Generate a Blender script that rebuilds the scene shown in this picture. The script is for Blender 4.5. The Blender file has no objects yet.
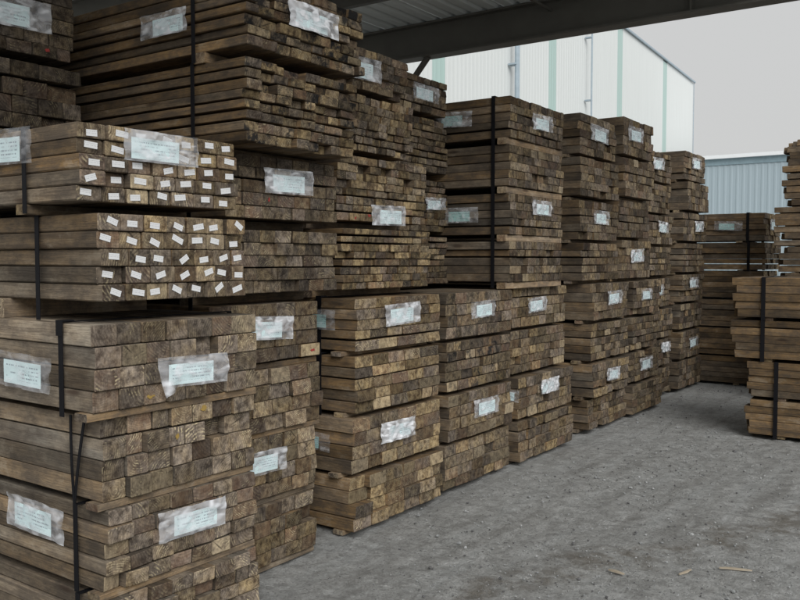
import bpy, bmesh, math, random
from mathutils import Vector, Matrix, noise
R = math.radians
rnd = random.Random(11)
sc = bpy.context.scene
COL = sc.collection

# ------------------------------------------------------------------ camera
EYE = 1.6
cam_d = bpy.data.cameras.new('camera'); cam = bpy.data.objects.new('camera', cam_d); COL.objects.link(cam)
cam_d.sensor_width = 36.0; cam_d.lens = 38.25; cam_d.clip_start = 0.05; cam_d.clip_end = 3000
cam.location = (0, 0, EYE)
cam.rotation_euler = (R(90 - 2.7), 0, R(35.0))
sc.camera = cam
# ------------------------------------------------------------------ sky (overcast)
SUN_EL, SUN_AZ = 36.0, 127.0           # azimuth measured from +Y towards +X
world = bpy.data.worlds.new('World'); sc.world = world; world.use_nodes = True
nt = world.node_tree; nt.nodes.clear()
wo = nt.nodes.new('ShaderNodeOutputWorld'); bg = nt.nodes.new('ShaderNodeBackground')
sky = nt.nodes.new('ShaderNodeTexSky'); sky.sky_type = 'NISHITA'; sky.sun_disc = False
sky.sun_elevation = R(SUN_EL); sky.sun_rotation = R(SUN_AZ); sky.dust_density = 4; sky.air_density = 1.5
hs = nt.nodes.new('ShaderNodeHueSaturation'); hs.inputs['Saturation'].default_value = 0.15
mx = nt.nodes.new('ShaderNodeMix'); mx.data_type = 'RGBA'
mx.inputs[0].default_value = 0.93                      # cloud cover
mx.inputs[7].default_value = (3.6, 3.63, 3.63, 1)
nt.links.new(sky.outputs[0], hs.inputs['Color']); nt.links.new(hs.outputs[0], mx.inputs[6])
nt.links.new(mx.outputs[2], bg.inputs['Color']); bg.inputs['Strength'].default_value = 0.1
nt.links.new(bg.outputs[0], wo.inputs['Surface'])
# ------------------------------------------------------------------ sun behind cloud
sl = bpy.data.lights.new('sun', 'SUN'); sl.energy = 1.5; sl.angle = R(40); sl.color = (1, 0.985, 0.96)
so = bpy.data.objects.new('sun', sl); COL.objects.link(so)
sd = Vector((math.sin(R(SUN_AZ)) * math.cos(R(SUN_EL)), math.cos(R(SUN_AZ)) * math.cos(R(SUN_EL)), math.sin(R(SUN_EL))))
so.rotation_euler = sd.to_track_quat('Z', 'Y').to_euler(); so.location = (6, -2, 8)
vs = sc.view_settings; vs.view_transform = 'Standard'; vs.look = 'None'; vs.exposure = 0.75; vs.gamma = 1.0
vs.use_curve_mapping = False

# ------------------------------------------------------------------ material helpers
class NT:
    def __init__(s, name):
        s.m = bpy.data.materials.new(name); s.m.use_nodes = True
        s.t = s.m.node_tree; s.t.nodes.clear()
        s.out = s.n('ShaderNodeOutputMaterial'); s.b = s.n('ShaderNodeBsdfPrincipled')
        s.l(s.b.outputs[0], s.out.inputs[0])
    def n(s, k): return s.t.nodes.new(k)
    def l(s, a, b): s.t.links.new(a, b)
    def put(s, sock, v):
        if isinstance(v, bpy.types.NodeSocket): s.l(v, sock)
        elif isinstance(v, (tuple, list)): sock.default_value = tuple(v) if len(sock.default_value) == len(v) else tuple(v) + (1,)
        else: sock.default_value = v
    def math(s, op, a, b=0.0, c=0.0, clamp=False):
        n = s.n('ShaderNodeMath'); n.operation = op; n.use_clamp = clamp
        s.put(n.inputs[0], a); s.put(n.inputs[1], b); s.put(n.inputs[2], c); return n.outputs[0]
    def vm(s, op, a, b=(0, 0, 0)):
        n = s.n('ShaderNodeVectorMath'); n.operation = op; s.put(n.inputs[0], a); s.put(n.inputs[1], b)
        return n.outputs[1] if op in ('LENGTH', 'DOT_PRODUCT') else n.outputs[0]
    def noise(s, v, scale=1.0, detail=3.0, rough=0.55, dist=0.0):
        n = s.n('ShaderNodeTexNoise'); s.put(n.inputs['Vector'], v); n.inputs['Scale'].default_value = scale
        n.inputs['Detail'].default_value = detail; n.inputs['Roughness'].default_value = rough
        n.inputs['Distortion'].default_value = dist; return n.outputs[0]
    def mix(s, f, a, b, mode='MIX'):
        n = s.n('ShaderNodeMix'); n.data_type = 'RGBA'; n.blend_type = mode; n.clamp_factor = True
        s.put(n.inputs[0], f); s.put(n.inputs[6], a); s.put(n.inputs[7], b); return n.outputs[2]
    def map(s, v, a, b, c, d):
        n = s.n('ShaderNodeMapRange'); s.put(n.inputs[0], v)
        for i, q in enumerate((a, b, c, d)): n.inputs[i + 1].default_value = q
        return n.outputs[0]
    def sep(s, v):
        n = s.n('ShaderNodeSeparateXYZ'); s.l(v, n.inputs[0]); return n.outputs
    def comb(s, x, y, z):
        n = s.n('ShaderNodeCombineXYZ')
        for i, q in enumerate((x, y, z)): s.put(n.inputs[i], q)
        return n.outputs[0]
    def obj(s): return s.n('ShaderNodeTexCoord').outputs['Object']
    def bump(s, h, strength=0.4, dist=0.01):
        n = s.n('ShaderNodeBump'); n.inputs['Strength'].default_value = strength; n.inputs['Distance'].default_value = dist
        s.l(h, n.inputs['Height']); s.l(n.outputs[0], s.b.inputs['Normal'])
    def base(s, c, rough=0.8, spec=0.3, metal=0.0):
        s.put(s.b.inputs['Base Color'], c); s.put(s.b.inputs['Roughness'], rough)
        s.b.inputs['Specular IOR Level'].default_value = spec; s.b.inputs['Metallic'].default_value = metal
        return s.m

def wood_side():
    w = NT('weathered timber side'); oi = w.n('ShaderNodeObjectInfo'); rv = oi.outputs['Random']
    cs = w.n('ShaderNodeSeparateColor'); w.l(oi.outputs['Color'], cs.inputs[0])
    tone, warm, mould = cs.outputs
    off = w.vm('SCALE', w.comb(rv, w.math('FRACT', w.math('MULTIPLY', rv, 17.3)), w.math('FRACT', w.math('MULTIPLY', rv, 91.7))))
    off.node.inputs[3].default_value = 40
    p = w.vm('ADD', w.obj(), off)
    g = w.noise(w.vm('MULTIPLY', p, (1.6, 70, 70)), 1.0, 5, 0.65, 0.6)
    g2 = w.noise(w.vm('MULTIPLY', p, (0.9, 9, 9)), 1.0, 4, 0.6, 0.4)
    pat = w.noise(w.vm('MULTIPLY', p, (2.2, 5, 5)), 1.0, 3, 0.6)
    grey = w.mix(g2, (0.145, 0.13, 0.108), (0.30, 0.272, 0.225))
    wm = w.mix(g2, (0.175, 0.105, 0.048), (0.40, 0.265, 0.13))
    wf = w.math('ADD', w.math('MULTIPLY', warm, w.map(rv, 0, 1, 0.8, 1.6)), w.map(pat, 0.3, 0.7, -0.25, 0.25), clamp=True)
    c = w.mix(wf, grey, wm)
    c = w.mix(w.map(g, 0.42, 0.62, 0.0, 0.55), c, (0.085, 0.065, 0.05))
    iso = w.noise(w.vm('MULTIPLY', p, (5, 9, 9)), 1.0, 6, 0.72)
    c = w.mix(w.map(iso, 0.46, 0.60, 0.0, 0.7), c, (0.085, 0.07, 0.057))
    c = w.mix(w.map(iso, 0.44, 0.34, 0.0, 0.45), c, (0.40, 0.34, 0.26))
    fib = w.noise(w.vm('MULTIPLY', p, (14, 160, 160)), 1.0, 3, 0.7)
    c = w.mix(w.map(fib, 0.52, 0.68, 0.0, 0.5), c, (0.09, 0.075, 0.06))
    # knots
    vo = w.n('ShaderNodeTexVoronoi'); w.l(w.vm('MULTIPLY', p, (2.3, 9, 9)), vo.inputs['Vector']); vo.inputs['Scale'].default_value = 1
    c = w.mix(w.map(vo.outputs['Distance'], 0.07, 0.16, 0.8, 0.0), c, (0.06, 0.04, 0.028))
    st = w.noise(w.vm('MULTIPLY', p, (1.3, 3, 3)), 1.7, 5, 0.7)
    c = w.mix(w.math('MULTIPLY', w.map(st, 0.48, 0.66, 0, 0.9), mould), c, (0.05, 0.046, 0.042))
    br = w.math('MULTIPLY', tone, w.map(w.math('FRACT', w.math('MULTIPLY', rv, 7.77)), 0, 1, 0.55, 1.25))
    c = w.vm('SCALE', c); 
    w.l(br, c.node.inputs[3])
    w.bump(w.math('ADD', w.math('ADD', g, fib), iso), 0.5, 0.006)
    return w.base(c, 0.85, 0.2)

def wood_end():
    w = NT('sawn timber end grain'); oi = w.n('ShaderNodeObjectInfo'); rv = oi.outputs['Random']
    cs = w.n('ShaderNodeSeparateColor'); w.l(oi.outputs['Color'], cs.inputs[0])
    tone, warm, mould = cs.outputs
    f1 = w.math('FRACT', w.math('MULTIPLY', rv, 13.71)); f2 = w.math('FRACT', w.math('MULTIPLY', rv, 57.13)); f3 = w.math('FRACT', w.math('MULTIPLY', rv, 211.9)); f4 = w.math('FRACT', w.math('MULTIPLY', rv, 733.3))
    P = w.obj()
    off = w.vm('SCALE', w.comb(f1, f2, f3)); off.node.inputs[3].default_value = 30
    p = w.vm('ADD', P, off)
    s = w.sep(P)
    dy = w.math('SUBTRACT', s[1], w.map(f1, 0, 1, -0.13, 0.13)); dz = w.math('SUBTRACT', s[2], w.map(f2, 0, 1, -0.11, 0.11))
    r = w.math('SQRT', w.math('ADD', w.math('MULTIPLY', dy, dy), w.math('MULTIPLY', dz, dz)))
    r = w.math('ADD', r, w.math('MULTIPLY', w.noise(p, 26, 4, 0.65), 0.018))
    ring = w.math('SINE', w.math('MULTIPLY', r, w.map(f3, 0, 1, 420, 760)))
    saw = w.noise(w.vm('MULTIPLY', p, (1, 190, 30)), 1.0, 3, 0.6)
    blot = w.noise(p, 30, 5, 0.7)
    big = w.noise(p, 11, 3, 0.6)
    bl = w.map(blot, 0.36, 0.64, 0, 1)
    grey = w.mix(bl, (0.066, 0.053, 0.044), (0.29, 0.24, 0.192))
    wm = w.mix(bl, (0.10, 0.065, 0.034), (0.49, 0.37, 0.20))
    wf = w.math('ADD', w.math('MULTIPLY', warm, w.map(f3, 0, 1, 0.0, 1.5)), w.map(big, 0.3, 0.7, -0.35, 0.35), clamp=True)
    c = w.mix(wf, grey, wm)
    c = w.mix(w.math('MULTIPLY', w.map(f2, 0.6, 1, 0, 0.65), w.map(big, 0.35, 0.6, 0.3, 1)), c, (0.185, 0.105, 0.07))
    c = w.mix(w.math('MULTIPLY', w.map(ring, 0.0, 0.9, 0, 0.5), w.map(f1, 0, 1, 0.15, 0.8)), c, (0.06, 0.047, 0.037))
    # pale broken arcs where the treatment did not take
    cm = w.math('MULTIPLY', w.map(ring, 0.1, -0.6, 0, 1), w.map(w.noise(p, 40, 4, 0.75), 0.50, 0.57, 0, 1))
    cm = w.math('MULTIPLY', cm, w.map(w.noise(p, 13, 2, 0.5), 0.44, 0.56, 0, 1))
    c = w.mix(w.math('MULTIPLY', cm, w.map(f4, 0.1, 0.6, 0.1, 1.0)), c, (0.50, 0.42, 0.27))
    # a few freshly cut pale ends
    c = w.mix(w.math('MULTIPLY', w.map(f4, 0.93, 0.96, 0, 0.7), w.map(blot, 0.35, 0.6, 0.3, 1)), c, (0.42, 0.34, 0.22))
    c = w.mix(w.map(saw, 0.4, 0.7, 0, 0.35), c, (0.07, 0.058, 0.047))
    md = w.noise(p, 13, 5, 0.72)
    c = w.mix(w.math('MULTIPLY', w.map(md, 0.47, 0.58, 0, 1.0), w.math('MULTIPLY', mould, w.map(f1, 0.1, 0.8, 0.3, 1.5)), clamp=True), c, (0.028, 0.027, 0.027))
    ang = w.math('ARCTAN2', dz, dy)
    chk = w.noise(w.comb(w.math('MULTIPLY', ang, 9), w.math('MULTIPLY', r, 5), rv), 1.0, 2, 0.5)
    c = w.mix(w.map(chk, 0.68, 0.72, 0, 0.7), c, (0.03, 0.025, 0.02))
    br = w.math('MULTIPLY', tone, w.map(w.math('FRACT', w.math('MULTIPLY', rv, 399.1)), 0, 1, 0.5, 1.35))
    c = w.vm('SCALE', c); w.l(br, c.node.inputs[3])
    w.bump(w.math('ADD', saw, blot), 0.6, 0.005)
    return w.base(c, 0.92, 0.12)

def plain(name, col, rough=0.7, spec=0.3, metal=0.0, var=0.25, scale=6.0, bump=0.0):
    w = NT(name); p = w.obj()
    n = w.noise(p, scale, 4, 0.6)
    c = w.mix(n, tuple(q * (1 - var) for q in col), tuple(min(1, q * (1 + var)) for q in col))
    if bump: w.bump(n, bump, 0.01)
    return w.base(c, rough, spec, metal)

def mat_plastic():
    w = NT('clear crumpled plastic'); p = w.obj()
    oi = w.n('ShaderNodeObjectInfo'); q = w.vm('ADD', p, w.comb(w.math('MULTIPLY', oi.outputs['Random'], 9), 0, 0))
    n = w.noise(w.vm('MULTIPLY', q, (1, 1, 1.5)), 9, 2, 0.5, 0.5)
    fn = w.noise(w.vm('MULTIPLY', q, (1, 1, 2.2)), 17, 1, 0.4, 0.4)
    a = w.math('ADD', w.map(n, 0.38, 0.62, 0.14, 0.40), w.map(fn, 0.50, 0.72, 0, 0.40))  # whiter streaks in the film stand in for glints on its creases
    w.put(w.b.inputs['Alpha'], w.math('MULTIPLY', a, oi.outputs['Alpha'], clamp=True))
    w.bump(n, 0.4, 0.03)
    w.b.inputs['Coat Weight'].default_value = 1.0; w.b.inputs['Coat Roughness'].default_value = 0.08
    return w.base((0.82, 0.84, 0.88), 0.18, 0.9)

def mat_paper(name, col):
    w = NT(name); s = w.sep(w.obj()); oi = w.n('ShaderNodeObjectInfo')
    ln = w.math('FRACT', w.math('MULTIPLY', s[2], 75))
    on = w.math('MULTIPLY', w.math('GREATER_THAN', ln, 0.62), w.math('LESS_THAN', w.math('ABSOLUTE', s[2]), 0.028))
    sg = w.noise(w.comb(w.math('MULTIPLY', s[1], 190), w.math('FLOOR', w.math('MULTIPLY', s[2], 75)), oi.outputs['Random']), 1.0, 1, 0.5)
    m = w.noise(w.comb(w.math('MULTIPLY', s[1], 14), w.math('FLOOR', w.math('MULTIPLY', s[2], 75)), oi.outputs['Random']), 1.0, 0, 0.5)
    ink = w.math('MULTIPLY', w.math('MULTIPLY', on, w.map(sg, 0.44, 0.52, 0, 1)), w.map(m, 0.42, 0.5, 0, 0.75))
    ink = w.math('MULTIPLY', ink, w.math('LESS_THAN', w.math('ABSOLUTE', s[1]), 0.10))
    c = w.mix(ink, col, (0.12, 0.15, 0.2))
    return w.base(c, 0.6, 0.3)

def mat_tag():
    w = NT('white printed tag'); s = w.sep(w.obj())
    a = w.math('GREATER_THAN', w.math('FRACT', w.math('MULTIPLY', s[2], 150)), 0.6)
    n = w.noise(w.comb(w.math('MULTIPLY', s[1], 400), w.math('FLOOR', w.math('MULTIPLY', s[2], 150)), 0), 1, 1)
    ink = w.math('MULTIPLY', w.math('MULTIPLY', a, w.map(n, 0.46, 0.54, 0, 0.5)), w.math('LESS_THAN', w.math('ABSOLUTE', s[2]), 0.007))
    return w.base(w.mix(ink, (0.68, 0.69, 0.70), (0.2, 0.2, 0.22)), 0.5, 0.3)

def mat_ground():
    w = NT('grey gravel dust'); p = w.obj()
    a = w.noise(p, 0.7, 5, 0.6); b = w.noise(p, 6, 5, 0.65); f = w.noise(p, 70, 4, 0.7)
    c = w.mix(a, (0.43, 0.435, 0.425), (0.55, 0.555, 0.545))
    c = w.mix(w.map(b, 0.42, 0.7, 0, 0.5), c, (0.23, 0.225, 0.21))
    c = w.mix(w.map(f, 0.5, 0.72, 0, 0.55), c, (0.50, 0.52, 0.52))
    c = w.mix(w.map(f, 0.46, 0.30, 0, 0.7), c, (0.10, 0.10, 0.10))
    m = w.noise(p, 17, 5, 0.68); k = w.noise(w.vm('MULTIPLY', p, (7, 0.7, 1)), 1.0, 4, 0.6)
    c = w.mix(w.map(m, 0.44, 0.62, 0.0, 0.45), c, (0.19, 0.19, 0.18))
    c = w.mix(w.map(k, 0.50, 0.66, 0.0, 0.40), c, (0.22, 0.215, 0.20))
    c = w.mix(w.map(k, 0.46, 0.36, 0.0, 0.30), c, (0.47, 0.49, 0.49))
    # damp brown wheel marks
    s = w.sep(p)
    d = w.math('ADD', w.math('MULTIPLY', s[0], 0.888), w.math('MULTIPLY', s[1], -0.459))
    e = w.noise(w.vm('MULTIPLY', p, (1.2, 1.2, 0)), 1.4, 4, 0.6)
    t = w.math('ADD', d, w.math('MULTIPLY', w.math('SUBTRACT', e, 0.5), 0.9))
    tr = w.math('ABSOLUTE', w.math('SUBTRACT', t, -3.44))
    c = w.mix(w.math('MULTIPLY', w.map(tr, 0.03, 0.20, 0.7, 0), w.map(b, 0.38, 0.58, 0.0, 1)), c, (0.17, 0.15, 0.12))
    vo = w.n('ShaderNodeTexVoronoi'); w.l(w.vm('ADD', p, w.vm('SCALE', w.comb(f, b, 0))), vo.inputs['Vector']); vo.inputs['Scale'].default_value = 48
    rc = w.sep(vo.outputs['Color'])
    inside = w.map(vo.outputs['Distance'], 0.28, 0.42, 1, 0)
    c = w.mix(w.math('MULTIPLY', inside, w.map(rc[0], 0.80, 0.84, 0, 0.75)), c, (0.07, 0.07, 0.072))
    c = w.mix(w.math('MULTIPLY', inside, w.map(rc[1], 0.86, 0.9, 0, 0.7)), c, (0.42, 0.43, 0.43))
    h = w.math('ADD', w.math('ADD', w.math('MULTIPLY', f, 0.6), b), w.map(vo.outputs['Distance'], 0, 0.5, 0.5, 0))
    w.bump(w.math('ADD', h, w.math('ADD', w.math('MULTIPLY', m, 0.5), k)), 0.75, 0.03)
    return w.base(c, 0.95, 0.15)

def mat_corr(name, col, rough=0.5):
    w = NT(name); p = w.obj()
    st = w.noise(w.vm('MULTIPLY', p, (3, 3, 0.25)), 1, 4, 0.6)
    c = w.mix(st, tuple(q * 0.95 for q in col), tuple(min(1, q * 1.04) for q in col))
    return w.base(c, rough, 0.35)

M = dict(side=wood_side(), end=wood_end(), plastic=mat_plastic(),
         paper=mat_paper('pale printed paper', (0.66, 0.82, 0.84)), teal=mat_paper('teal printed paper', (0.36, 0.60, 0.58)),
         tag=mat_tag(), strap=plain('black strapping', (0.008, 0.008, 0.010), 0.6, 0.15),
         ground=mat_ground(), steel=plain('dark painted steel', (0.13, 0.125, 0.11), 0.6, 0.3, 0, 0.3, 3),
         galv=plain('galvanised sheet', (0.80, 0.85, 0.85), 0.45, 0.5, 0.0, 0.05, 2),
         white=mat_corr('white wall sheeting', (0.67, 0.70, 0.695)), green=mat_corr('green daylight sheeting', (0.40, 0.54, 0.51), 0.35),
         pipe=plain('blue grey pipe', (0.33, 0.40, 0.45), 0.5), blue=mat_corr('blue grey wall sheeting', (0.33, 0.40, 0.44)),
         roofw=mat_corr('pale roof sheeting', (0.78, 0.80, 0.82)), trim=plain('blue grey flashing', (0.22, 0.30, 0.34), 0.5),
         stone=plain('grey stone', (0.25, 0.26, 0.26), 0.9, 0.2, 0, 0.4, 14), dstone=plain('dark stone', (0.11, 0.11, 0.112), 0.9, 0.2, 0, 0.5, 14), lstone=plain('pale stone', (0.34, 0.35, 0.35), 0.9, 0.2, 0, 0.2, 14), splint=plain('split pale timber', (0.33, 0.285, 0.22), 0.9, 0.1, 0, 0.3, 20),
         red=plain('red crayon paint', (0.30, 0.04, 0.035), 0.7), yellow=plain('yellow paint', (0.32, 0.215, 0.06), 0.7),
         bluep=plain('blue paint', (0.03, 0.10, 0.35), 0.7), concrete=plain('concrete footing', (0.3, 0.3, 0.29), 0.9))

# ------------------------------------------------------------------ object helpers
def link(name, me, parent=None, loc=(0, 0, 0), rot=(0, 0, 0), scl=None):
    o = bpy.data.objects.new(name, me); COL.objects.link(o); o.location = loc; o.rotation_euler = rot
    if scl: o.scale = scl
    if parent: o.parent = parent
    return o
def tag(o, label, cat=None, group=None, kind=None):
    o['label'] = label
    if cat: o['category'] = cat
    if group: o['group'] = group
    if kind: o['kind'] = kind
    return o
def mesh(name, vs_, fs, mats, idx=None, smooth=False):
    me = bpy.data.meshes.new(name); me.from_pydata(vs_, [], fs)
    for m in mats: me.materials.append(m)
    if idx: me.polygons.foreach_set('material_index', idx)
    if smooth: me.polygons.foreach_set('use_smooth', [True] * len(fs))
    me.update(); return me
def box_vf(x0, x1, y0, y1, z0, z1, vs_=None, fs=None):
    if vs_ is None: vs_, fs = [], []
    b = len(vs_)
    vs_ += [(x0, y0, z0), (x1, y0, z0), (x1, y1, z0), (x0, y1, z0), (x0, y0, z1), (x1, y0, z1), (x1, y1, z1), (x0, y1, z1)]
    fs += [tuple(b + i for i in f) for f in ((0, 3, 2, 1), (4, 5, 6, 7), (0, 1, 5, 4), (1, 2, 6, 5), (2, 3, 7, 6), (3, 0, 4, 7))]
    return vs_, fs
def boxes(name, lst, mat, parent=None, loc=(0, 0, 0), rot=(0, 0, 0)):
    v, f = [], []
    for b in lst: box_vf(*b, vs_=v, fs=f)
    return link(name, mesh(name, v, f, [mat]), parent, loc, rot)

# ------------------------------------------------------------------ plank meshes (shared)
PM = {}
def plank_mesh(w, h, L, var, fine, flat=False):
    wq = round(w / 0.02) * 0.02; wq = max(wq, 0.04); hq = round(h / 0.01) * 0.01; hq = max(hq, 0.02)
    key = (round(wq, 3), round(hq, 3), L, var, fine, flat)
    if key in PM: return PM[key], w / wq, h / hq
    q = random.Random(int(wq * 1000) * 31 + int(hq * 1000) * 7 + int(L * 100) + var * 977 + fine * 13)
    c = 0.0028
    secs = [0.0, -0.35 * L, -0.7 * L, -L] if fine else [0.0, -0.5 * L, -L]
    v, f, ix = [], [], []
    a, b = wq / 2, hq / 2
    j = [q.uniform(0.4, 1.9) * c for _ in range(4)]
    prof = [(-a, -b + j[0]), (-a + j[0], -b), (a - j[1], -b), (a, -b + j[1]), (a, b - j[2]), (a - j[2], b), (-a + j[3], b), (-a, b - j[3])]
    for i, x in enumerate(secs):
        dy = 0 if i == 0 else q.uniform(-0.003, 0.003); dz = 0 if i == 0 else q.uniform(-0.0012, 0.0012)
        sk = q.uniform(-0.005, 0.005) if i == 0 and not flat else 0     # end not quite square
        sk2 = q.uniform(-0.004, 0.004) if i == 0 and not flat else 0
        for (y, z) in prof: v.append((x + sk * y / a + sk2 * z / b, y + dy, z + dz))
    n = len(secs)
    for i in range(n - 1):
        for k in range(8):
            f.append((i * 8 + k, (i + 1) * 8 + k, (i + 1) * 8 + (k + 1) % 8, i * 8 + (k + 1) % 8)); ix.append(0)
    # chamfered end: inner ring slightly proud
    s0 = len(v)
    for (y, z) in prof:
        x = v[prof.index((y, z))][0]
        v.append((x + 0.0025, y * (1 - 0.003 / a), z * (1 - 0.003 / b)))
    for k in range(8): f.append((k, (k + 1) % 8, s0 + (k + 1) % 8, s0 + k)); ix.append(1)
    f.append(tuple(s0 + k for k in range(8))); ix.append(1)
    f.append(tuple((n - 1) * 8 + k for k in reversed(range(8)))); ix.append(1)
    me = mesh('plank', v, f, [M['side'], M['end']], ix)
    PM[key] = me
    return me, w / wq, h / hq

TAGM = mesh('end_tag', *box_vf(0, 0.0012, -0.0225, 0.0225, -0.0115, 0.0115), [M['tag']])
def blob_mesh(name, mat, w, h, seed):
    q = random.Random(seed); v = [(0.0008, 0, 0)]; n = 12
    for k in range(n):
        a = k / n * 2 * math.pi; r = q.uniform(0.3, 1.25)
        v.append((0.0008, math.cos(a) * w / 2 * r, math.sin(a) * h / 2 * r))
    base = len(v)
    v += [(-0.001, y, z) for (x, y, z) in v[1:]]
    f = [(0, 1 + k, 1 + (k + 1) % n) for k in range(n)]
    f += [(1 + k, base + k, base + (k + 1) % n, 1 + (k + 1) % n) for k in range(n)]
    return mesh(name, v, f, [mat])

# ------------------------------------------------------------------ crumpled sleeve, facing local +x
def sleeve_mesh(w, h, seed, curl):
    nx, nz = 30, 12; v, f = [], []
    for k in range(nz + 1):
        for i in range(nx + 1):
            y = (i / nx - 0.5) * w; z = (k / nz - 0.5) * h
            e = 1 - min(1, min(i, nx - i) / 3)
            x = 0.010 + 0.010 * noise.noise(Vector((y * 12 + seed * 7.1, z * 16, seed))) + 0.004 * noise.noise(Vector((y * 34, z * 40 + seed * 3, seed)))
            rg = 1 - abs(noise.noise(Vector((y * 9 + seed * 2.3, z * 15 - y * 6, seed * 1.7))))
            x += 0.008 * max(0, rg - 0.75) / 0.25
            x = max(0.003, x)
            if i < 8 and k < 8: x += curl * (1 - i / 8) * (1 - k / 8) * 0.05
            z2 = z + 0.0025 * noise.noise(Vector((y * 7, seed, 3)))
            if i < 8 and k < 8: z2 -= curl * (1 - i / 8) * (1 - k / 8) * 0.03
            y2 = y + 0.002 * noise.noise(Vector((z * 12, seed, 9)))
            v.append((x, y2, z2))
    for k in range(nz):
        for i in range(nx):
            a = k * (nx + 1) + i; f.append((a, a + 1, a + nx + 2, a + nx + 1))
    return mesh('label_sleeve', v, f, [M['plastic']], smooth=True)
def paper_mesh(w, h, teal, seed):
    nx, nz = 10, 4; v, f = [], []
    for k in range(nz + 1):
        for i in range(nx + 1):
            y = (i / nx - 0.5) * w; z = (k / nz - 0.5) * h
            v.append((0.0015 + 0.003 * noise.noise(Vector((y * 14, z * 14, seed))), y, z))
    for k in range(nz):
        for i in range(nx):
            a = k * (nx + 1) + i; f.append((a, a + 1, a + nx + 2, a + nx + 1))
    return mesh('label_paper', v, f, [M['teal'] if teal else M['paper']], smooth=True)
SL = [sleeve_mesh(0.365, 0.124, s + 1, 0.0) for s in range(5)]
SLC = sleeve_mesh(0.365, 0.124, 31, 1.0)
SP = [paper_mesh(0.235, 0.084, False, s) for s in range(3)]
SPT = [paper_mesh(0.20, 0.08, True, s + 5) for s in range(2)]

def add_label(root, face, along, z, k=1.0, rot=None, teal=False, curl=False, x=0.012, alpha=1.0):
    rz = 0 if face == 'end' else -math.pi / 2
    if face == 'far': rz = math.pi / 2
    k *= 0.95
    roll = rnd.uniform(-0.045, 0.045) if rot is None else rot
    loc = {'end': (x, along, z), 'side': (along, -x, z), 'far': (along, x, z)}[face]
    s = link('label_sleeve', SLC if curl else rnd.choice(SL), root, loc, (0, 0, 0), (1, k, k))
    s.rotation_euler = (Matrix.Rotation(rz, 3, 'Z') @ Matrix.Rotation(roll, 3, 'X')).to_euler()
    s.color = (1, 1, 1, alpha * rnd.choice((0.9, 1.0, 1.1, 1.25, 1.9)))  # the most opaque sleeves have white glare put into the film
    link('label_paper', rnd.choice(SPT if teal else SP), s, (0.0045, rnd.uniform(-0.03, 0.03), -0.010))
    return s

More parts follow.
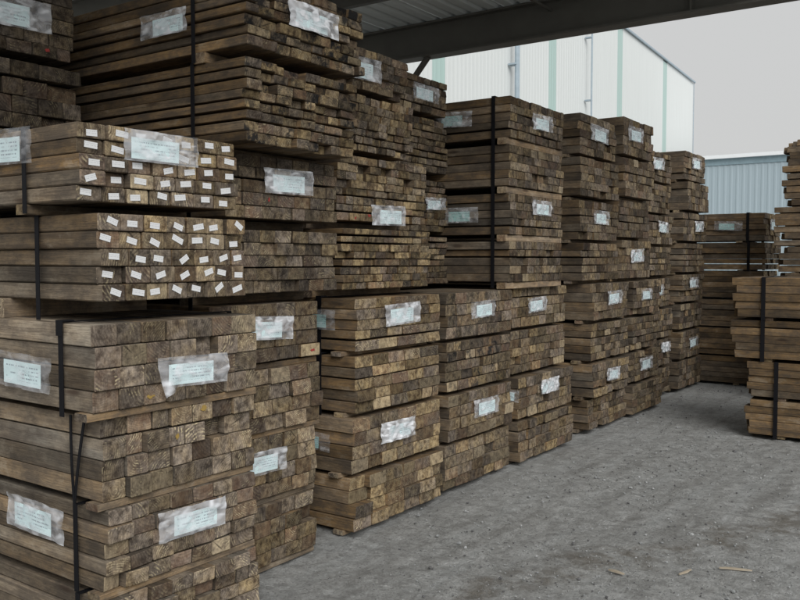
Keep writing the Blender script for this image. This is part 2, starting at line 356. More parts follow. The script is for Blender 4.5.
# ------------------------------------------------------------------ a pack of timber
GROUP = 'timber packs stacked in the yard'
def pack(label, x, y, z, W, H, rows, wn, L=2.8, yaw=0.0, hb=0.03, bset=0.16, tone=1.0, warm=0.35, mould=0.3, jit=0.006,
         lab=None, side=None, strap=None, tags=False, fine=False, flip=False, bearer_tone=None, marks=(), droop=0.0, cat='timber pack', guard=False, loose=None, group=GROUP):
    root = link('timber_pack', None, None, (x, y, z), (0, 0, (math.pi if flip else 0) + R(yaw)))
    root.empty_display_size = 0.2
    tag(root, label, cat, group)
    pitch = (H - hb) / rows
    n = max(1, round(W / wn))
    grid = {}
    for r in range(rows):
        # widths of this course
        ws = []; left = W * rnd.uniform(0.965, 1.0)
        acc = 0
        while acc < left - 0.45 * wn:
            c = wn * rnd.choice((1, 1, 1, 1, 1.0, 1.45 if not tags and (not fine or rows > 6) else 1.12, 0.75 if not tags else 0.95))
            c *= rnd.uniform(0.95, 1.05)
            if left - acc - c < 0.45 * wn: c = left - acc
            ws.append(c); acc += c
        gap = 0.0024 + (rnd.uniform(0.004, 0.010) if rnd.random() < (0.38 if rows > 6 else 0.2) else 0.0)
        yy = (W - left) * rnd.random()
        cx = rnd.gauss(0, jit * 0.5)
        for ci, c in enumerate(ws):
            h = pitch - gap - rnd.uniform(0, 0.0012)
            g = rnd.choice((0.0015, 0.002, 0.004, 0.006, 0.008))
            me, sy, sz = plank_mesh(c - g, h, L, rnd.randrange(2), fine, bool(tags or marks))
            dx = min(0.012, cx + rnd.gauss(0, jit)) - (rnd.uniform(0.01, 0.05) if rnd.random() < 0.05 else 0)
            if flip: dx = (rnd.uniform(-0.10, 0.08) if jit > 0.04 else rnd.uniform(-0.05, 0.03)) if jit > 0.02 else dx
            zc = hb + r * pitch + gap + h / 2 - droop * ((yy + c / 2) / W - 0.5) ** 2
            o = link('plank', me, root, (dx, yy + c / 2, zc), (R(rnd.gauss(0, 0.25)), R(rnd.gauss(0, 0.03)), R(rnd.gauss(0, 0.06))), (1, sy, sz))
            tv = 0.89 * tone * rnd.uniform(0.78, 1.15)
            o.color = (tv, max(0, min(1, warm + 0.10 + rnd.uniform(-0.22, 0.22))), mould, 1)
            grid[(r, ci)] = (o, c, sy, sz)
            if tags:
                link('end_tag', TAGM, o, (0.0035, rnd.uniform(-0.015, 0.015), rnd.uniform(-0.008, 0.008)), (R(rnd.gauss(0, tags)), 0, 0), (1, 1 / sy * rnd.choice((1, 1, 1, 1.2)), 1 / sz))
            yy += c
    for (r, ci, kind, w_, h_) in marks:
        if (r, ci) in grid:
            link('paint_mark', blob_mesh('paint_mark', M[kind], w_ * 0.95, h_ * 0.95, r * 10 + ci), grid[(r, ci)][0], (0.0042, rnd.uniform(-0.025, 0.025), rnd.uniform(-0.012, 0.012)))
    if hb > 0.005:
        for bx in (-bset, -L * 0.5, -L + 0.3):
            e = 0.02 if bset < 0.1 else -rnd.uniform(0.0, 0.06)
            me, sy, sz = plank_mesh(0.075, hb, 1.0, 0, False)
            o = link('bearer', me, root, (bx, W - 0.005 + (0.01 if bset < 0.1 else -0.03), hb / 2), (0, 0, math.pi / 2), ((W + e) / 1.0, sy, (hb - 0.001) / hb * sz))
            t = bearer_tone or tone
            o.color = (t, 0.5, 0.1, 1)
    if strap is not None:
        sx, sw = strap; t = 0.003; o_ = 0.004
        boxes('strap', [(-sx - sw / 2, -sx + sw / 2, -o_ - t, -o_, 0.004, H + o_ + t), (-sx - sw / 2, -sx + sw / 2, W + o_, W + o_ + t, 0.004, H + o_ + t),
                        (-sx - sw / 2 + 0.0005, -sx + sw / 2 - 0.0005, -o_, W + o_, H + o_, H + o_ + t - 0.0003)], M['strap'], root)
    if guard:
            boxes('corner_guard', [(-sx - 0.02, -sx + 0.02, -0.012, -0.008, H - 0.045, H + 0.013), (-sx - 0.02, -sx + 0.02, -0.008, 0.04, H + 0.0085, H + 0.013)], M['strap'], root)
    if loose:
        for (xa, xb) in loose:
            v_, f_ = [], []; n_ = 8; sw2 = 0.018
            for k_ in range(n_ + 1):
                t_ = k_ / n_; xc_ = xa + (xb - xa) * t_; yc_ = -0.010 - 0.004 * math.sin(math.pi * t_); zc_ = H * (1 - t_)
                v_ += [(xc_ - sw2 / 2, yc_, zc_), (xc_ + sw2 / 2, yc_ - 0.002, zc_), (xc_ + sw2 / 2, yc_ + 0.001, zc_), (xc_ - sw2 / 2, yc_ + 0.003, zc_)]
            for k_ in range(n_):
                for e_ in range(4): f_.append((k_ * 4 + e_, k_ * 4 + (e_ + 1) % 4, k_ * 4 + 4 + (e_ + 1) % 4, k_ * 4 + 4 + e_))
            link('strap', mesh('strap', v_, f_, [M['strap']]), root)
    if lab:
        t_, zf = lab[0], lab[1]; k = lab[2] if len(lab) > 2 else 1.0
        add_label(root, 'end', t_ * W, hb + zf * (H - hb), k, curl=(len(lab) > 3), rot=None)
    if side:
        sdist, zf, k, tl = side
        add_label(root, 'side', -sdist, hb + zf * (H - hb), k, teal=tl, alpha=0.55)
    return root

LV = {4: ['lowest', 'second from ground', 'third from ground', 'fourth from ground'],
      8: ['lowest', 'second from ground', 'third from ground', 'fourth from ground', 'fifth from ground', 'sixth from ground', 'second from top', 'topmost']}

# ------------------------------------------------------------------ ground
def axis(a0, a1, step, lo, hi):
    v = []; x = a0
    while x <= a1 + 1e-6: v.append(x); x += step
    s = step; x = a0; pre = []
    while x > lo: s *= 1.35; x -= s; pre.append(x)
    s = step; x = v[-1]
    while x < hi: s *= 1.35; x += s; v.append(x)
    return pre[::-1] + v
gx = axis(-3.3, 2.4, 0.024, -700, 700); gy = axis(1.8, 10.5, 0.026, -700, 900)
gv = []
for yv in gy:
    for xv in gx:
        inn = -3.4 < xv < 2.5 and 1.7 < yv < 10.6
        zz = -0.012
        if inn:
            p = Vector((xv, yv, 0))
            zz += 0.012 * noise.noise(p * 1.1) + 0.009 * noise.noise(p * 4.3) + 0.008 * noise.noise(p * 11) + 0.007 * noise.noise(p * 23)
            zz = min(zz, 0.008)
            if xv < -2.55: zz = min(zz, -0.002)
        gv.append((xv, yv, zz))
nx = len(gx); gf = [(j * nx + i, j * nx + i + 1, (j + 1) * nx + i + 1, (j + 1) * nx + i) for j in range(len(gy) - 1) for i in range(nx - 1)]
g = link('ground', mesh('ground', gv, gf, [M['ground']], smooth=True)); g['kind'] = 'structure'; g['label'] = 'dusty grey gravel yard ground'

# ------------------------------------------------------------------ timber stacks
# nearest stack, turned a little towards the camera
YA = -1.0
ax_, ay_, WA = -2.66, 1.90, 0.77
pk = 'pack of square planks in nearest stack, '
pack(pk + 'lowest, at photo bottom edge', ax_ + 0.02, ay_ - 0.01, 0.0, WA + 0.02, 0.335, 5, 0.105, yaw=YA, hb=0.03, bset=0.05, fine=True, jit=0.008, tone=1.08, warm=0.15, mould=0.15, strap=(0.17, 0.026))
pack(pk + 'with label, second from ground', ax_, ay_, 0.335, WA, 0.335, 5, 0.105, yaw=YA, hb=0.028, bset=0.05, fine=True, jit=0.008, tone=1.14, warm=0.15, mould=0.15, bearer_tone=1.1, lab=(0.52, 0.62, 1.0), side=(0.42, 0.72, 1.15, False), strap=(0.17, 0.026))
pack(pk + 'no label, third from ground', ax_ - 0.01, ay_ + 0.005, 0.67, WA, 0.345, 4, 0.108, yaw=YA, hb=0.028, bset=0.05, fine=True, jit=0.008, tone=1.14, warm=0.18, mould=0.15, bearer_tone=1.1, loose=((-0.18, -0.165), (-0.09, -0.165)), marks=((3, 4, 'yellow', 0.035, 0.03), (2, 3, 'yellow', 0.02, 0.035)))
pack(pk + 'with curled plastic label, uppermost', ax_ + 0.02, ay_ - 0.055, 1.015, WA + 0.05, 0.35, 4, 0.112, yaw=YA, hb=0.03, bset=0.05, fine=True, jit=0.008, tone=1.14, warm=0.15, mould=0.15, bearer_tone=1.1, lab=(0.55, 0.36, 1.02, 'curl'), side=(0.42, 0.4, 1.15, False), strap=(0.18, 0.028), marks=((0, 2, 'yellow', 0.035, 0.02),), guard=True)
pack('pack of planks with white end tags and no sleeve, on nearest stack', ax_ + 0.0, ay_ - 0.02, 1.365, 0.735, 0.405, 5, 0.102, yaw=YA, hb=0.08, bset=0.66, fine=True, tone=1.12, warm=0.4, mould=0.25, tags=15, strap=(0.36, 0.026))
pack('pack of planks with white end tags and large plastic sleeve, on nearest stack', ax_ - 0.01, ay_ - 0.085, 1.77, 0.77, 0.32, 5, 0.107, yaw=YA, hb=0.04, bset=0.36, fine=True, tone=1.12, warm=0.45, mould=0.35, tags=6, lab=(0.47, 0.78, 1.0), side=(0.44, 0.78, 1.15, False), strap=(0.32, 0.026))
# set-back packs on top of the tagged ones; low tone paints in roof shade
c_, s_ = math.cos(R(YA)), math.sin(R(YA))
def behind(s): return (ax_ - s * c_, ay_ - 0.12 - s * s_)
bx_, by_ = behind(1.08)
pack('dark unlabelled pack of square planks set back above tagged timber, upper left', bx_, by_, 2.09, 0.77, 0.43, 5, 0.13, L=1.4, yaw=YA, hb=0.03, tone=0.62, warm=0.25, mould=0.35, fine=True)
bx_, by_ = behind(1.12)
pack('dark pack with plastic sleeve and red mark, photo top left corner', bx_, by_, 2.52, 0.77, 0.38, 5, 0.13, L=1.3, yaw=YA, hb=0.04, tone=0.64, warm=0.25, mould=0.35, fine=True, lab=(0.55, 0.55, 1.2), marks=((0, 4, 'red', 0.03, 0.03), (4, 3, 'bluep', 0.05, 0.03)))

# second stack
sk = ' in second stack from left'
zb = 0.0
for i, (hh, rr, wn, lb) in enumerate([(0.35, 4, 0.115, None), (0.355, 4, 0.11, (0.46, 0.62)), (0.345, 4, 0.14, None), (0.33, 4, 0.15, (0.5, 0.6))]):
    pack('pack of square planks ' + ('with label ' if lb else 'without label ') + LV[8][i] + sk, -3.0 + rnd.uniform(-0.02, 0.02), 2.70, zb, 0.82 + rnd.uniform(-0.02, 0.02), hh, rr, wn, hb=0.028, bset=0.06, fine=True, tone=1.0, warm=0.4, mould=0.25, lab=lb, marks=((0, 4, 'red', 0.04, 0.02),) if i == 3 else ())
    zb += hh
zb = 1.40
for i, (hh, rr, wn, lb) in enumerate([(0.345, 5, 0.115, None), (0.365, 5, 0.12, (0.52, 0.62, 1.05))]):
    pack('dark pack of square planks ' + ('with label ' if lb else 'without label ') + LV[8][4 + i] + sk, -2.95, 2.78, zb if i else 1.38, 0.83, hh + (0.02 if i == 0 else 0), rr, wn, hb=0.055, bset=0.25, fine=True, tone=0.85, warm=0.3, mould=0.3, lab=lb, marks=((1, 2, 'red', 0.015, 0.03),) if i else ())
    zb += hh
pack('wide pack of thin boards without label, second from top' + sk, -2.77, 2.74, 2.11, 0.82, 0.40, 8, 0.10, hb=0.025, bset=0.3, tone=0.9, warm=0.75, mould=0.65, jit=0.011, strap=(0.33, 0.024), fine=True)  # both top packs: board tone lowered to paint in shade under the roof
pack('wide pack of thin boards with crumpled label, topmost' + sk, -2.75, 2.73, 2.51, 0.86, 0.37, 7, 0.10, hb=0.05, bset=0.3, tone=0.9, warm=0.75, mould=0.7, jit=0.011, strap=(0.33, 0.024), fine=True, lab=(0.52, 0.62, 1.05), side=(0.52, 0.5, 0.95, False))

# third stack
sk = ' in third stack from left'
spec = [(0.335, 4, 0.17, None, None, -2.98, 0.0), (0.345, 4, 0.17, (0.46, 0.62, 1.05), (0.30, 0.55, 0.9, True), -3.0, 0.0),
        (0.36, 5, 0.17, None, None, -3.0, 0.03), (0.335, 5, 0.19, (0.5, 0.66, 1.1), (0.30, 0.6, 1.0, True), -3.0, 0.03)]
zb = 0
for i, (hh, rr, wn, lb, sd_, xx, yo) in enumerate(spec):
    pack('pack of broad pale-ended planks ' + ('with label ' if lb else 'without label ') + LV[8][i] + sk, xx, 3.80 + yo, zb, 0.95 - yo, hh, rr, wn, hb=0.028, bset=0.12, tone=1.16, warm=0.72, mould=0.2, lab=lb, side=sd_, strap=(0.26, 0.028) if i > 1 else None, guard=(i > 1), fine=True)
    zb += hh
for i, (hh, rr, wn, lb, xx, wm_) in enumerate([(0.41, 8, 0.105, None, -3.1, 0.85), (0.43, 8, 0.105, (0.52, 0.12, 1.05), -3.13, 0.7), (0.40, 7, 0.10, None, -3.24, 0.6), (0.30, 5, 0.12, (0.42, 0.5, 1.2), -3.27, 0.5)]):
    pack('pack of thin boards ' + ('with label ' if lb else 'without label ') + LV[8][4 + i] + sk, xx, 3.83, zb, 0.94, hh, rr, wn, hb=0.045, bset=0.25, tone=1.0, warm=wm_, mould=0.45, jit=0.008, lab=lb, marks=((0, 1, 'red', 0.02, 0.02), (0, 2, 'red', 0.03, 0.02)) if i == 1 else ())
    zb += hh

# fourth stack
sk = ' in fourth stack from left'
zb = 0
for i, (hh, rr, wn, lb, mo) in enumerate([(0.34, 4, 0.16, None, 0.25), (0.34, 4, 0.14, (0.52, 0.6, 1.05), 0.3), (0.36, 5, 0.14, None, 0.65), (0.335, 4, 0.14, (0.5, 0.6, 1.0), 0.5)]):
    pack('pack of square planks ' + ('with label ' if lb else 'without label ') + LV[8][i] + sk, -3.0 + rnd.uniform(-0.02, 0.02), 4.82, zb, 0.94, hh, rr, wn, hb=0.026, bset=0.15, tone=0.97, warm=0.4, mould=mo, lab=lb)
    zb += hh
for i, (hh, rr, wn, lb) in enumerate([(0.40, 8, 0.115, None), (0.43, 8, 0.115, (0.78, 0.55, 0.8)), (0.46, 8, 0.115, None), (0.30, 5, 0.12, (0.62, 0.55, 1.0))]):
    pack('set-back pack of thin boards ' + ('with label ' if lb else 'without label ') + LV[8][4 + i] + sk, -3.55, 4.85, zb, 0.86, hh, rr, wn, hb=0.04 if i != 2 else 0.06, bset=0.25, tone=0.92, warm=0.4, mould=0.45, jit=0.008, lab=lb)
    zb += hh

# fifth stack
sk = ' in fifth stack from left'
zb = 0
for i, (hh, rr, wn, lb, xx) in enumerate([(0.335, 4, 0.15, None, -2.99), (0.345, 4, 0.17, (0.52, 0.66, 1.0), -3.0), (0.36, 5, 0.16, None, -3.07), (0.34, 4, 0.16, (0.42, 0.55, 1.0), -3.07)]):
    pack('pack of square planks ' + ('with label ' if lb else 'without label ') + LV[8][i] + sk, xx, 5.88, zb, 1.02, hh, rr, wn, hb=0.026, bset=0.14, tone=0.97, warm=0.42, mould=0.3, lab=lb, side=(0.12, 0.6, 0.8, False) if i == 1 else None)
    zb += hh
for i, (hh, rr, wn, lb, sd_) in enumerate([(0.36, 5, 0.125, None, None), (0.36, 5, 0.125, (0.55, 0.72, 1.0), (0.42, 0.5, 1.0, True)), (0.365, 5, 0.135, None, None), (0.36, 5, 0.125, (0.55, 0.55, 1.05), (0.48, 0.55, 1.0, True))]):
    pack('pack above pale bearer ' + ('with label ' if lb else 'without label ') + LV[8][4 + i] + sk, -3.0, 5.70, zb, 0.97, hh, rr, wn, hb=0.05, bset=0.05, tone=0.9, warm=0.35, mould=0.35, bearer_tone=1.35, lab=lb, side=sd_, strap=(0.13, 0.03))
    zb += hh

# sixth to ninth stacks
def far_stack(sk, x_lo, x_hi, y0, W, hs_lo, hs_hi, wn, labs, y_hi=None, tone=0.92, mould=0.35, warm=0.38):
    z = 0
    for i, hh in enumerate(hs_lo + hs_hi):
        lo = i < len(hs_lo)
        lb = labs.get(i)
        pack('pack of square planks ' + ('with label ' if lb else 'without label ') + LV[8][i] + sk, (x_lo if lo else x_hi) + rnd.uniform(-0.03, 0.03), (y0 if lo else (y_hi or y0)) + rnd.uniform(-0.02, 0.02), z, W + rnd.uniform(-0.03, 0.02), hh,
             rnd.choice((4, 5, 5)) if not lo else rnd.choice((4, 5)), wn * rnd.choice((0.9, 1, 1.15)), hb=0.03, bset=0.14, tone=tone * rnd.uniform(0.93, 1.05), warm=warm, mould=mould, jit=0.008, lab=lb)
        z += hh
far_stack(' in sixth stack from left', -3.0, -3.1, 7.33, 0.95, [0.31, 0.33, 0.37, 0.37], [0.375, 0.39, 0.39, 0.395], 0.14, {1: (0.5, 0.6, 1), 3: (0.55, 0.6, 1.1), 5: (0.5, 0.6, 1.1), 7: (0.5, 0.6, 1.25)}, y_hi=7.25)
far_stack(' in seventh stack from left', -3.0, -3.1, 8.36, 0.90, [0.32, 0.33, 0.36, 0.37], [0.42, 0.41, 0.42, 0.40], 0.14, {1: (0.5, 0.55, 1.1), 3: (0.4, 0.6, 1), 4: (0.5, 0.6, 1.15), 7: (0.35, 0.6, 1.25)}, y_hi=8.28)
far_stack(' in eighth stack from left', -3.2, -3.2, 9.38, 0.90, [0.32, 0.34, 0.36, 0.36], [0.37, 0.36, 0.36, 0.37], 0.13, {1: (0.8, 0.7, 1), 3: (0.45, 0.6, 1.1), 5: (0.55, 0.6, 1.1), 7: (0.4, 0.6, 1.15)})
far_stack(' in ninth stack from left', -3.1, -3.07, 10.33, 0.92, [0.36, 0.36, 0.34, 0.36], [0.38, 0.37, 0.37, 0.37], 0.13, {1: (0.6, 0.55, 1.1), 3: (0.45, 0.7, 1.1), 5: (0.6, 0.55, 1.1), 7: (0.5, 0.65, 1.15)})

# tenth stack, standing forward at the end of the row
z = 0
for i, hh in enumerate([0.36, 0.365, 0.365, 0.365, 0.365, 0.37]):
    pack('pack of dark boards seen lengthwise, ' + ['lowest', 'second from ground', 'third from ground', 'fourth from ground', 'second from top', 'topmost and strapped'][i] + ' in end stack before blue shed', -2.37 + rnd.uniform(-0.03, 0.02), 11.32, z, 0.85, hh, 5, 0.12, hb=0.02, bset=0.3, tone=0.95, warm=0.5, mould=0.3, jit=0.013, strap=(0.2, 0.035) if i > 3 else None, lab=(0.5, 0.6, 1.2) if i == 5 else None, side=(0.43, 0.55, 1.0, True) if i == 5 else None)
    z += hh
# right-hand row, ends facing left
z = 0
for i, hh in enumerate([0.34, 0.345, 0.37, 0.385]):
    pack('strapped pack of long boards seen side-on, ' + LV[4][i] + ' in right foreground stack', -1.86 + (0.03 if i < 2 else -0.09), 9.0, z, 0.93, hh, 5, 0.12, hb=0.03, bset=0.3, tone=0.84, warm=0.7, mould=0.3, jit=0.03, strap=(0.26, 0.035), flip=True)
    z += hh
z = 0
for i, hh in enumerate([0.36, 0.36, 0.365, 0.365, 0.37, 0.37, 0.37, 0.37]):
    pack('pack of ragged-ended boards, ' + LV[8][i] + ' in rearmost stack at right photo edge', -1.98 + (0.0 if i < 6 else 0.07), 11.2, z, 0.93, hh, 5, 0.12, hb=0.014, bset=0.15, tone=0.9, warm=0.5, mould=0.3, jit=0.05, flip=True)
    z += hh

# ------------------------------------------------------------------ canopy
can = link('canopy', None, None, (-6, 2.5, 0)); tag(can, 'open steel canopy with corrugated roof and deep eave beam over the timber', 'canopy')
def cpart(name, lst, mat): 
    o = boxes(name, [(a - -6, b - -6, c - 2.5, d - 2.5, e, f) for (a, b, c, d, e, f) in lst], mat, can); return o
X0, X1, YB = -8.8, -1.2, 8.0
eb = cpart('eave_beam', [(X0, X1, YB - 0.006, YB + 0.006, 3.86, 4.19), (X0, X1, YB - 0.09, YB + 0.09, 3.84, 3.86), (X0, X1, YB - 0.09, YB + 0.09, 4.19, 4.21)], M['steel'])
for xs in (-6.3, -2.33):
    o = boxes('stiffener', [(xs + 6 - 0.006, xs + 6 + 0.006, YB - 2.5 - 0.085, YB - 2.5 - 0.007, 3.861, 4.189)], M['steel'], eb)
for yv in (6.5, 5.3, 4.1, 2.9, 1.7):
    cpart('purlin', [(X0, X1, yv - 0.003, yv + 0.003, 4.03, 4.21), (X0, X1, yv - 0.003, yv + 0.06, 4.026, 4.03), (X0, X1, yv - 0.06, yv + 0.003, 4.21, 4.214)], M['steel'])
for xs in (-7.0, -3.74):
    cpart('bridging_rod', [(xs - 0.012, xs + 0.012, 1.7, 6.5, 4.11, 4.134)], M['steel'])
    cpart('bridging_rod', [(xs - 0.012, xs + 0.012, 6.5, 8.0, 4.10, 4.124)], M['steel'])
for (px_, py_) in ((-6.3, YB), (-8.7, 0.6), (-6.3, 0.6)):
    p = cpart('post', [(px_ - 0.075, px_ + 0.075, py_ - 0.006, py_ + 0.006, -0.02, 3.84), (px_ - 0.085, px_ - 0.075, py_ - 0.075, py_ + 0.075, -0.02, 3.84), (px_ + 0.075, px_ + 0.085, py_ - 0.075, py_ + 0.075, -0.02, 3.84)], M['steel'])
cpart('rear_beam', [(X0, X1, 0.594, 0.606, 3.86, 4.19), (X0, X1, 0.51, 0.69, 3.84, 3.86), (X0, X1, 0.51, 0.69, 4.19, 4.21)], M['steel'])
def rod(name, a, b, r, mat, parent=None, off=(0, 0, 0)):
    a = Vector(a) - Vector(off); b = Vector(b) - Vector(off); d = (b - a); q = d.to_track_quat('Z', 'Y').to_matrix()
    v, f = [], []
    for p in (a, b):
        for k in range(8): v.append(tuple(p + q @ Vector((math.cos(k * math.pi / 4) * r, math.sin(k * math.pi / 4) * r, 0))))
    f = [(k, (k + 1) % 8, 8 + (k + 1) % 8, 8 + k) for k in range(8)] + [tuple(range(7, -1, -1)), tuple(range(8, 16))]
    return link(name, mesh(name, v, f, [mat]), parent)
rod('knee_brace', (-5.22, YB, 3.85), (-6.22, YB, 2.75), 0.035, M['steel'], can, (-6, 2.5, 0))
rod('knee_brace', (-7.3, YB, 3.85), (-6.38, YB, 2.75), 0.035, M['steel'], can, (-6, 2.5, 0))
# corrugated sheets, ribs along Y
def sheet_mesh(width, length, pitch, depth):
    xs = []; k = 0
    while k * pitch < width - 1e-6:
        b = k * pitch
        xs += [(b, 0), (b + pitch * 0.55, 0), (b + pitch * 0.65, depth), (b + pitch * 0.9, depth)]; k += 1
    xs.append((width, 0)); v = []; f = []
    for yv in (0, length):
        for (x, z) in xs: v.append((x, yv, z))
    for yv in (0, length):
        for (x, z) in xs: v.append((x, yv, z + 0.0015))
    n = len(xs)
    for i in range(n - 1):
        f.append((i, i + n, i + n + 1, i + 1)); f.append((2 * n + i, 2 * n + i + 1, 3 * n + i + 1, 3 * n + i))
    return mesh('roof_sheet', v, f, [M['galv']])
shm = sheet_mesh(0.76, 7.9, 0.19, 0.029)
xx = X0
while xx < X1 - 0.4:
    link('roof_sheet', shm, can, (xx + 6, 0.3 - 2.5, 4.2145)); xx += 0.762

# ------------------------------------------------------------------ white shed with green daylight strips
# wall base line; local x runs along the wall, local -y faces the yard
def to_xy(u, d):
    c, s = math.cos(R(35)), math.sin(R(35)); return (u * c - d * s, u * s + d * c)
E1 = to_xy(17.4, 51.0); E0 = to_xy(17.4 - 0.521 * 38, 51.0 - 0.853 * 38)
ang = math.atan2(E1[1] - E0[1], E1[0] - E0[0]); LW = 38.0; HW = 12.1
shed = link('white_shed', None, None, (E0[0], E0[1], 0), (0, 0, ang)); tag(shed, 'tall white sheeted shed with green daylight strips behind the stacks', 'building')
def corr_panel(name, x0, x1, z0, z1, mat, parent, pitch=0.25, depth=0.006, yb=0.0):
    v, f = [], []; xs = []; k = 0; n = max(1, int((x1 - x0) / pitch)); p = (x1 - x0) / n
    for k in range(n):
        b = x0 + k * p; xs += [(b, 0), (b + p * 0.5, 0), (b + p * 0.62, -depth), (b + p * 0.88, -depth)]
    xs.append((x1, 0))
    for z in (z0, z1):
        for (x, y) in xs: v.append((x, y + yb, z))
    m = len(xs)
    for i in range(m - 1): f.append((i, i + 1, i + 1 + m, i + m))
    b = len(v)                       # flat back skin gives the sheet thickness
    v += [(x0, yb + 0.02, z0), (x1, yb + 0.02, z0), (x1, yb + 0.02, z1), (x0, yb + 0.02, z1)]; f.append((b, b + 3, b + 2, b + 1))
    return link(name, mesh(name, v, f, [mat]), parent)
strips = [(38 - 31.3, 0.75), (38 - 22.6, 0.75), (38 - 14.4, 0.75), (38 - 6.5, 0.8)]
px0 = 0.0
for (cx, w_) in strips:
    corr_panel('wall_panel', px0, cx - w_ / 2, 0, HW, M['white'], shed)
    corr_panel('daylight_strip', cx - w_ / 2, cx + w_ / 2, 0, HW - 0.05, M['green'], shed)
    px0 = cx + w_ / 2
corr_panel('wall_panel', px0, LW, 0, HW, M['white'], shed)
boxes('gutter', [(-0.2, LW + 0.12, -0.12, -0.035, HW - 0.01, HW + 0.075)], M['pipe'], shed)
boxes('corner_trim', [(LW - 0.04, LW + 0.04, -0.06, -0.032, 0, HW - 0.012)], M['pipe'], shed)
for xp, r in ((38 - 26.5, 0.09), (38 - 19.1, 0.035)):
    p = rod('downpipe', (xp, -0.30, 0), (xp, -0.30, HW - 0.03), r, M['pipe'], shed)
    for zz in (3, 5.5, 8, 10.5): boxes('bracket', [(xp - r - 0.05, xp + r + 0.05, -0.31, -0.034, zz, zz + 0.05)], M['pipe'], p)
v = [(0, 0.02, 0), (0, 26, 0), (LW, 26, 0), (LW, 0.02, 0), (0, 0.02, HW), (0, 26, HW), (LW, 26, HW), (LW, 0.02, HW), (0, 13, HW + 1.6), (LW, 13, HW + 1.6)]
link('end_wall', mesh('end_wall', v, [(0, 4, 8, 5, 1)], [M['white']]), shed)
link('end_wall', mesh('end_wall', v, [(3, 2, 6, 9, 7)], [M['white']]), shed)
link('rear_wall', mesh('rear_wall', v, [(1, 5, 6, 2)], [M['white']]), shed)
link('roof', mesh('roof', [(-0.2, -0.03, HW + 0.095), (LW + 0.2, -0.03, HW + 0.095), (LW + 0.2, 13, HW + 1.74), (-0.2, 13, HW + 1.74), (-0.2, 26.2, HW + 0.095), (LW + 0.2, 26.2, HW + 0.14)], [(0, 1, 2, 3), (3, 2, 5, 4)], [M['roofw']]), shed)

# ------------------------------------------------------------------ blue shed
bsx0, bsx1, bsy, bh = -12.9, 16.0, 45.4, 6.95
bs = link('blue_shed', None, None, (bsx0, bsy, 0)); tag(bs, 'low blue-grey corrugated shed with pale roof at far right', 'building')
LB = bsx1 - bsx0; x = 0
while x < LB - 0.1:
    corr_panel('wall_panel', x, min(LB, x + 3.0), 0, bh - 0.35, M['blue'], bs, 0.3, 0.016); x += 3.0
boxes('gutter', [(-0.25, LB + 0.25, -0.25, -0.06, bh - 0.18, bh)], M['roofw'], bs)
boxes('fascia', [(-0.1, LB + 0.1, -0.058, 0.0, bh - 0.5, bh - 0.05)], M['trim'], bs)
v = [(0, 0.02, 0), (0, 18, 0), (LB, 18, 0), (LB, 0.02, 0), (0, 0.02, bh - .1), (0, 18, bh - .1), (LB, 18, bh - .1), (LB, 0.02, bh - .1), (0, 9, bh + 0.5), (LB, 9, bh + 0.5)]
link('end_wall', mesh('end_wall', v, [(0, 4, 8, 5, 1)], [M['blue']]), bs); link('end_wall', mesh('end_wall', v, [(3, 2, 6, 9, 7)], [M['blue']]), bs)
link('rear_wall', mesh('rear_wall', v, [(1, 5, 6, 2)], [M['blue']]), bs)
rf = link('roof', mesh('roof', [(-0.3, -0.15, bh), (LB + 0.3, -0.15, bh), (LB + 0.3, 9, bh + 0.65), (-0.3, 9, bh + 0.65), (-0.3, 18.3, bh), (LB + 0.3, 18.3, bh)], [(0, 1, 2, 3), (3, 2, 5, 4)], [M['roofw']]), bs)

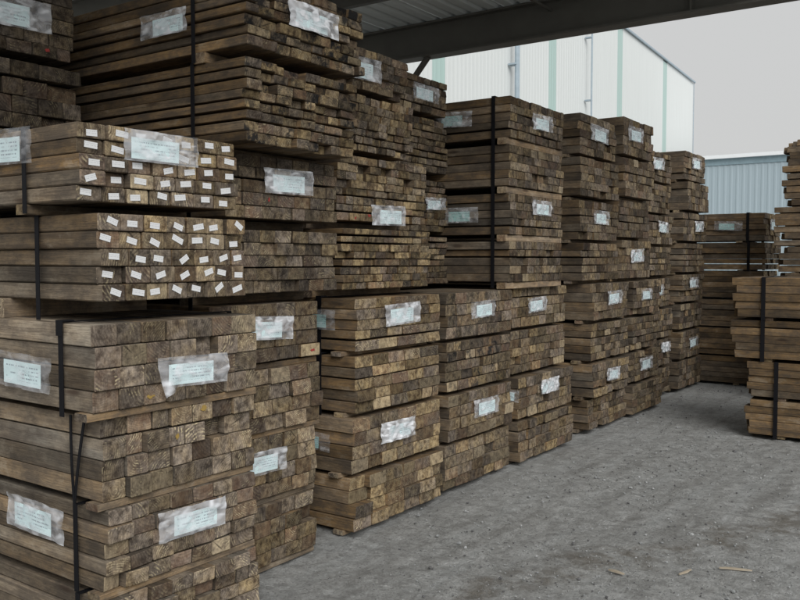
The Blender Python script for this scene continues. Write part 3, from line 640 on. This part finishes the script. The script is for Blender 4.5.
# ------------------------------------------------------------------ loose stones and splinters
st = bmesh.new(); q = random.Random(5)
vv, ff, gi = [], [], []
ico = bmesh.new(); bmesh.ops.create_icosphere(ico, subdivisions=1, radius=1.0)
iv = [v.co.copy() for v in ico.verts]; iff = [tuple(v.index for v in f.verts) for f in ico.faces]; ico.free(); st.free()
cnt = 0
while cnt < 9000:
    xv = q.uniform(-3.0, 2.2); yv = q.uniform(2.2, 12.0)
    if xv < -2.5 and yv < 3.2: continue
    if yv > 7.8 and xv > -1.95: continue
    p = Vector((xv, yv, 0))
    if noise.noise(p * 0.8) + 0.6 * noise.noise(p * 3.1) < q.uniform(-0.55, 0.5): continue
    r = 0.0037 * math.exp(q.gauss(0, 0.45)); r = min(r, 0.022)
    b = len(vv); ro = Matrix.Rotation(q.uniform(0, 6.28), 3, 'Z'); sx, sy, sz = q.uniform(0.7, 1.4), q.uniform(0.7, 1.2), q.uniform(0.45, 0.8)
    for c in iv:
        k = q.uniform(0.8, 1.15); w_ = ro @ Vector((c.x * sx * r * k, c.y * sy * r * k, c.z * sz * r * k)); vv.append((xv + w_.x, yv + w_.y, -0.006 + r * 0.25 + w_.z))
    ff += [tuple(b + i for i in f) for f in iff]; gi += [q.choice((0, 0, 0, 1, 1, 2))] * len(iff); cnt += 1
gr = link('gravel', mesh('gravel', vv, ff, [M['stone'], M['dstone'], M['lstone']], gi)); tag(gr, 'loose grey stones scattered over the yard', kind='stuff', cat='gravel')

def splinter(loc, L, w_, rz, label, seed):
    qq = random.Random(seed); v, f = [], []; n = 5
    for i in range(n + 1):
        t = i / n; x = (t - 0.5) * L; k = (0.35 + 0.65 * math.sin(math.pi * (0.12 + 0.8 * t))) * w_
        dy = qq.uniform(-0.15, 0.15) * w_; 
        v += [(x, dy - k / 2, 0), (x, dy + k / 2, 0.001), (x, dy + k * 0.3, k * 0.5), (x, dy - k * 0.35, k * 0.4)]
    for i in range(n):
        for k in range(4): f.append((i * 4 + k, i * 4 + (k + 1) % 4, i * 4 + 4 + (k + 1) % 4, i * 4 + 4 + k))
    f += [(3, 2, 1, 0), (n * 4, n * 4 + 1, n * 4 + 2, n * 4 + 3)]
    o = link('wood_splinter', mesh('wood_splinter', v, f, [M['splint']]), None, (loc[0], loc[1], 0.0), (0, 0, rz))
    tag(o, label, 'splinter', 'wood splinters on the ground'); return o
def gpt(px, py):
    d = EYE * 850 / (py - 260); u = (px - 400) / 850 * d; return to_xy(u, d)
splinter((-1.06, 4.54), 0.16, 0.018, R(20), 'longer pale wood splinter lying on grey gravel at right', 1)
splinter((-1.26, 4.35), 0.11, 0.016, R(75), 'short pale wood splinter left of the longer one on gravel', 2)
splinter((-1.50, 3.68), 0.17, 0.016, R(40), 'pale wood splinter at bottom edge of the gravel', 3)
splinter((-1.55, 4.15), 0.09, 0.02, R(-10), 'small dark wood chip on gravel beside the brown wheel mark', 4)
